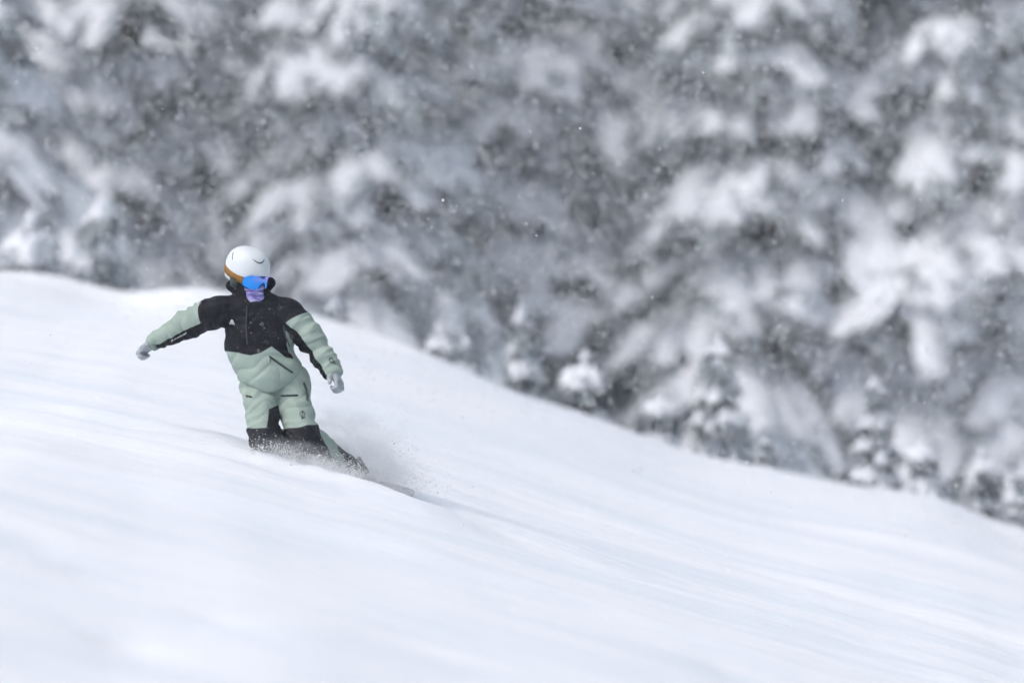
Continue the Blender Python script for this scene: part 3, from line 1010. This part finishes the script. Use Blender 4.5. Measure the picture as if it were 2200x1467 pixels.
# cuffs
for (a, b, r) in ((EL_R, WR_R, .050), (EL_L, WR_L, .057)):
    d = (b - a).normalized()
    v, f_ = tube([b + d * .0, b + d * .012, b + d * .030, b + d * .040], [r * .95, r * 1.03, r * 1.0, r * .8], 20)
    link("cuff", v, f_, M['cuff'], jacket)
for o in bpy.data.objects:
    if o.parent is not None and o.parent in (jacket, pants, helmet, goggles) or (o.parent is not None and o.parent.name.startswith("boot")):
        o.matrix_parent_inverse = o.parent.matrix_world.inverted()

# --- snowboard
def board():
    C0 = (AN_L + AN_R) / 2 - BN * .165
    root = bpy.data.objects.new("snowboard", None)
    COL.objects.link(root)
    root.location = C0
    tag(root, "snowboard mostly hidden in the powder under the rider's boots", "snowboard")
    Lb, n, m = 1.30, 36, 6
    vs = []
    for side_ in (0, 1):
        for i in range(n + 1):
            t = 2 * i / n - 1
            x = t * Lb / 2
            wd = .125 * (1 - .12 * (1 - t * t))
            if abs(t) > .72:
                wd *= math.sqrt(max(0.0004, 1 - ((abs(t) - .72) / .28) ** 2.2))
            up = .0 if abs(t) < .74 else .055 * ((abs(t) - .74) / .26) ** 2
            for j in range(m + 1):
                s_ = 2 * j / m - 1
                vs.append(C0 + BD * x + BT * (wd * s_) + BN * (up + (.011 if side_ == 0 else 0)))
    fs = []
    K = (n + 1) * (m + 1)
    for i in range(n):
        for j in range(m):
            q = (i * (m + 1) + j, (i + 1) * (m + 1) + j, (i + 1) * (m + 1) + j + 1, i * (m + 1) + j + 1)
            fs.append(q); fs.append(tuple(K + k for k in q[::-1]))
        for j in (0, m):
            a, b = i * (m + 1) + j, (i + 1) * (m + 1) + j
            fs.append((a, b, K + b, K + a))
    for i in (0, n):
        for j in range(m):
            a, b = i * (m + 1) + j, i * (m + 1) + j + 1
            fs.append((a, b, K + b, K + a))
    deck = link("deck", vs, fs, M['deck'], root)
    for c in (AN_R, AN_L):
        o_ = c - BN * .122
        vs, fs = [], []
        for pts, r in (([o_ - BT * .12, o_ + BT * .14], .022), ([o_ - BT * .11 - BD * .06, o_ - BT * .13 + BN * .08, o_ - BT * .11 + BD * .06], .016),
                       ([o_ + BD * .065 - BT * .05, o_ + BN * .11 + BT * .05, o_ - BD * .065 - BT * .05], .012), ([o_ + BD * .06 + BT * .12, o_ + BN * .06 + BT * .16, o_ - BD * .06 + BT * .12], .010)):
            v, f_ = tube(pts, r, 8)
            fs += [tuple(len(vs) + i for i in q) for q in f_]; vs += v
        link("binding", vs, fs, M['black'], root)
board()

# ------------------------------------------------------------------ powder thrown up by the board
def icos():
    t = (1 + 5 ** .5) / 2
    v = [(-1, t, 0), (1, t, 0), (-1, -t, 0), (1, -t, 0), (0, -1, t), (0, 1, t), (0, -1, -t), (0, 1, -t), (t, 0, -1), (t, 0, 1), (-t, 0, -1), (-t, 0, 1)]
    f = [(0, 11, 5), (0, 5, 1), (0, 1, 7), (0, 7, 10), (0, 10, 11), (1, 5, 9), (5, 11, 4), (11, 10, 2), (10, 7, 6), (7, 1, 8), (3, 9, 4), (3, 4, 2), (3, 2, 6), (3, 6, 8), (3, 8, 9), (4, 9, 5), (2, 4, 11), (6, 2, 10), (8, 6, 7), (9, 8, 1)]
    v = np.array(v) / math.sqrt(1 + t * t)
    return v, np.array(f)
OCT = (np.array([(1, 0, 0), (-1, 0, 0), (0, 1, 0), (0, -1, 0), (0, 0, 1), (0, 0, -1)], float),
       np.array([(0, 2, 4), (2, 1, 4), (1, 3, 4), (3, 0, 4), (2, 0, 5), (1, 2, 5), (3, 1, 5), (0, 3, 5)]))

def scatter_mesh(name, pts, rad, shape, m, nr):
    sv, sf = shape
    pts = np.asarray(pts); rad = np.asarray(rad)
    n = len(pts)
    q = nr.normal(size=(n, 4)); q /= np.linalg.norm(q, axis=1, keepdims=True)
    w_, x, y, z = q.T
    Rm = np.stack([1 - 2 * (y * y + z * z), 2 * (x * y - z * w_), 2 * (x * z + y * w_), 2 * (x * y + z * w_), 1 - 2 * (x * x + z * z), 2 * (y * z - x * w_),
                   2 * (x * z - y * w_), 2 * (y * z + x * w_), 1 - 2 * (x * x + y * y)], -1).reshape(n, 3, 3)
    st = nr.uniform(.6, 1.4, (n, 1, 3))
    V = np.einsum('nij,nkj->nki', Rm, sv[None] * st) * rad[:, None, None] + pts[:, None, :]
    Fc = sf[None] + (np.arange(n) * len(sv))[:, None, None]
    V = V.reshape(-1, 3); Fc = Fc.reshape(-1, 3)
    me = bpy.data.meshes.new(name)
    me.vertices.add(len(V)); me.vertices.foreach_set("co", V.ravel())
    me.loops.add(Fc.size); me.loops.foreach_set("vertex_index", Fc.ravel().astype(np.int32))
    me.polygons.add(len(Fc)); me.polygons.foreach_set("loop_start", np.arange(0, Fc.size, 3, dtype=np.int32))
    me.materials.append(m)
    me.update(calc_edges=True)
    o = bpy.data.objects.new(name, me)
    COL.objects.link(o)
    return o

nr = np.random.default_rng(5)
def spray():
    a = np.array(AN_R - BN * .10 + BD * -.25); b = np.array(AN_L - BN * .10 + BD * .42)
    pts, rad = [], []
    N_ = 34000
    s_ = nr.beta(1.6, 1.3, N_)
    src = a + (b - a) * s_[:, None] + nr.normal(size=(N_, 3)) * (.05, .06, .02)
    # flung up and away past the nose, most of it low
    v = np.stack([nr.normal(1.0, .55, N_), nr.normal(.45, .5, N_), np.abs(nr.normal(0, 1.15, N_)) * (0.45 + .8 * s_)], -1)
    t = nr.beta(1.1, 2.0, N_) * .42
    p = src + v * t[:, None]
    p[:, 2] -= 4.9 * t * t * .55
    r = nr.gamma(2.0, .0005, N_) + .0006
    # veil of snow carried up against the knees and shins
    M_ = 16000
    k = nr.uniform(0, 1, M_)
    c0, c1 = np.array(P(556, 972, -.30)), np.array(P(770, 1030, -.12))
    q = c0 + (c1 - c0) * k[:, None] + np.stack([nr.normal(0, .06, M_), nr.normal(0, .07, M_), np.abs(nr.normal(0, .055, M_)) - .03], -1)
    p = np.concatenate([p, q]); r = np.concatenate([r, nr.gamma(2.0, .0006, M_) + .0007])
    gz = np.array([ground_z(x, y) for x, y in p[:, :2]])
    ok = p[:, 2] > gz - .004
    o = scatter_mesh("snow_spray", p[ok], r[ok], OCT, M['powder'], nr)
    tag(o, "plume of powder thrown up beside the snowboarder's boots", kind="stuff")
    # the finest powder hangs as a cloud
    vs, fs = [], []
    nu2, nv2 = 24, 12
    for j in range(nv2 + 1):
        for i in range(nu2):
            a_, e_ = 2 * math.pi * i / nu2, -math.pi / 2 + math.pi * j / nv2
            vs.append((math.cos(e_) * math.cos(a_), math.cos(e_) * math.sin(a_), math.sin(e_)))
    for j in range(nv2):
        for i in range(nu2):
            fs.append((j * nu2 + i, j * nu2 + (i + 1) % nu2, (j + 1) * nu2 + (i + 1) % nu2, (j + 1) * nu2 + i))
    m = bpy.data.materials.new("powder_cloud"); m.use_nodes = True
    n = m.node_tree.nodes; l = m.node_tree.links
    n.remove(n["Principled BSDF"])
    pv = n.new("ShaderNodeVolumePrincipled"); pv.inputs["Color"].default_value = (.985, .99, .995, 1); pv.inputs["Anisotropy"].default_value = .1
    tc = n.new("ShaderNodeTexCoord")
    ln = n.new("ShaderNodeVectorMath"); ln.operation = 'LENGTH'
    l.new(tc.outputs["Object"], ln.inputs[0])
    fo = n.new("ShaderNodeMapRange"); fo.interpolation_type = 'SMOOTHSTEP'
    fo.inputs["From Min"].default_value = 1.0; fo.inputs["From Max"].default_value = .1; fo.inputs["To Max"].default_value = 1.0
    l.new(ln.outputs["Value"], fo.inputs["Value"])
    nz = n.new("ShaderNodeTexNoise"); nz.inputs["Scale"].default_value = 3.2; nz.inputs["Detail"].default_value = 3
    l.new(tc.outputs["Object"], nz.inputs["Vector"])
    nm = n.new("ShaderNodeMapRange"); nm.inputs["From Min"].default_value = .38; nm.inputs["From Max"].default_value = .65; nm.inputs["To Max"].default_value = 9.0
    l.new(nz.outputs["Fac"], nm.inputs["Value"])
    mu = n.new("ShaderNodeMath"); mu.operation = 'MULTIPLY'
    l.new(fo.outputs[0], mu.inputs[0]); l.new(nm.outputs[0], mu.inputs[1])
    l.new(mu.outputs[0], pv.inputs["Density"])
    l.new(pv.outputs[0], n["Material Output"].inputs["Volume"])
    for loc_, rot_, sc_, lab_ in ((P(778, 975, .20), 30, (.50, .36, .32), "soft cloud of fine powder hanging right of the boots"),
                                  (P(668, 996, -.32), 17, (.46, .16, .155), "low veil of powder in front of the rider's shins")):
        c_ = link("powder_cloud", vs, fs, m)
        c_.location = loc_
        c_.rotation_euler = (0, R(rot_), 0)
        c_.scale = sc_
        tag(c_, lab_, kind="stuff")
    # coarser clods
    n3 = 60
    k = nr.uniform(0, 1, n3)
    q = c0 + (c1 - c0) * k[:, None] + np.stack([nr.normal(.05, .10, n3), nr.normal(0, .09, n3), np.abs(nr.normal(0, .04, n3)) - .02], -1)
    gz = np.array([ground_z(x, y) for x, y in q[:, :2]])
    q[:, 2] = np.maximum(q[:, 2], gz - .004)
    o = scatter_mesh("snow_clods", q, nr.gamma(2.5, .0018, n3) + .002, icos(), M['powder'], nr)
    tag(o, "broken clods of snow kicked up in front of the rider's knees", kind="stuff")
spray()

# ------------------------------------------------------------------ falling snow
def falling():
    n = 45000
    p = np.stack([nr.uniform(-7.5, 7.5, n), nr.uniform(14, 68, n), nr.uniform(-4.5, 5.5, n)], -1)
    n2 = 190000                                   # the thick of the snowfall, between the slope and the trees
    p2 = np.stack([nr.uniform(-6.3, 6.3, n2), nr.uniform(46.5, 68, n2), nr.uniform(-3.5, 4.5, n2)], -1)
    gz = -0.25 * p[:, 0] - 0.4 - 0.04 * (54 - p[:, 1])
    p = p[p[:, 2] > gz - .3]
    r = np.clip(nr.gamma(1.6, .0013, len(p)) + .0009, 0, .008)
    g2 = -0.25 * p2[:, 0] - 0.4 - 0.04 * (54 - p2[:, 1])
    p2 = p2[p2[:, 2] > g2]
    TET = (np.array([(1, 1, 1), (1, -1, -1), (-1, 1, -1), (-1, -1, 1)], float) / 1.3, np.array([(0, 1, 2), (0, 3, 1), (0, 2, 3), (1, 3, 2)]))
    o = scatter_mesh("driving_snow", p2, np.clip(nr.gamma(3.0, .0014, len(p2)) + .0026, 0, .010), TET, M['flake'], nr)
    tag(o, "dense veil of falling snow between the slope and the forest", kind="stuff")
    o = scatter_mesh("falling_snow", p, r, OCT, M['flake'], nr)
    tag(o, "flakes of snow falling thickly through the air", kind="stuff")
falling()

# ------------------------------------------------------------------ snowy air
def haze_box():
    x0, x1, y0, y1, z0, z1 = -160, 160, -40, 160, -45, 75
    v = [(x, y, z) for x in (x0, x1) for y in (y0, y1) for z in (z0, z1)]
    f = [(0, 1, 3, 2), (4, 6, 7, 5), (0, 4, 5, 1), (2, 3, 7, 6), (0, 2, 6, 4), (1, 5, 7, 3)]
    m = bpy.data.materials.new("snowy_air")
    m.use_nodes = True
    n = m.node_tree.nodes
    n.remove(n["Principled BSDF"])
    pv = n.new("ShaderNodeVolumePrincipled")
    pv.inputs["Color"].default_value = (0.92, 0.94, 0.97, 1)
    pv.inputs["Density"].default_value = HAZE
    pv.inputs["Anisotropy"].default_value = 0.2
    m.node_tree.links.new(pv.outputs[0], n["Material Output"].inputs["Volume"])
    o = link("haze", v, f, m, smooth=False)
    tag(o, "pale haze of falling snow in the air", kind="stuff")
HAZE = 0.00045
haze_box()
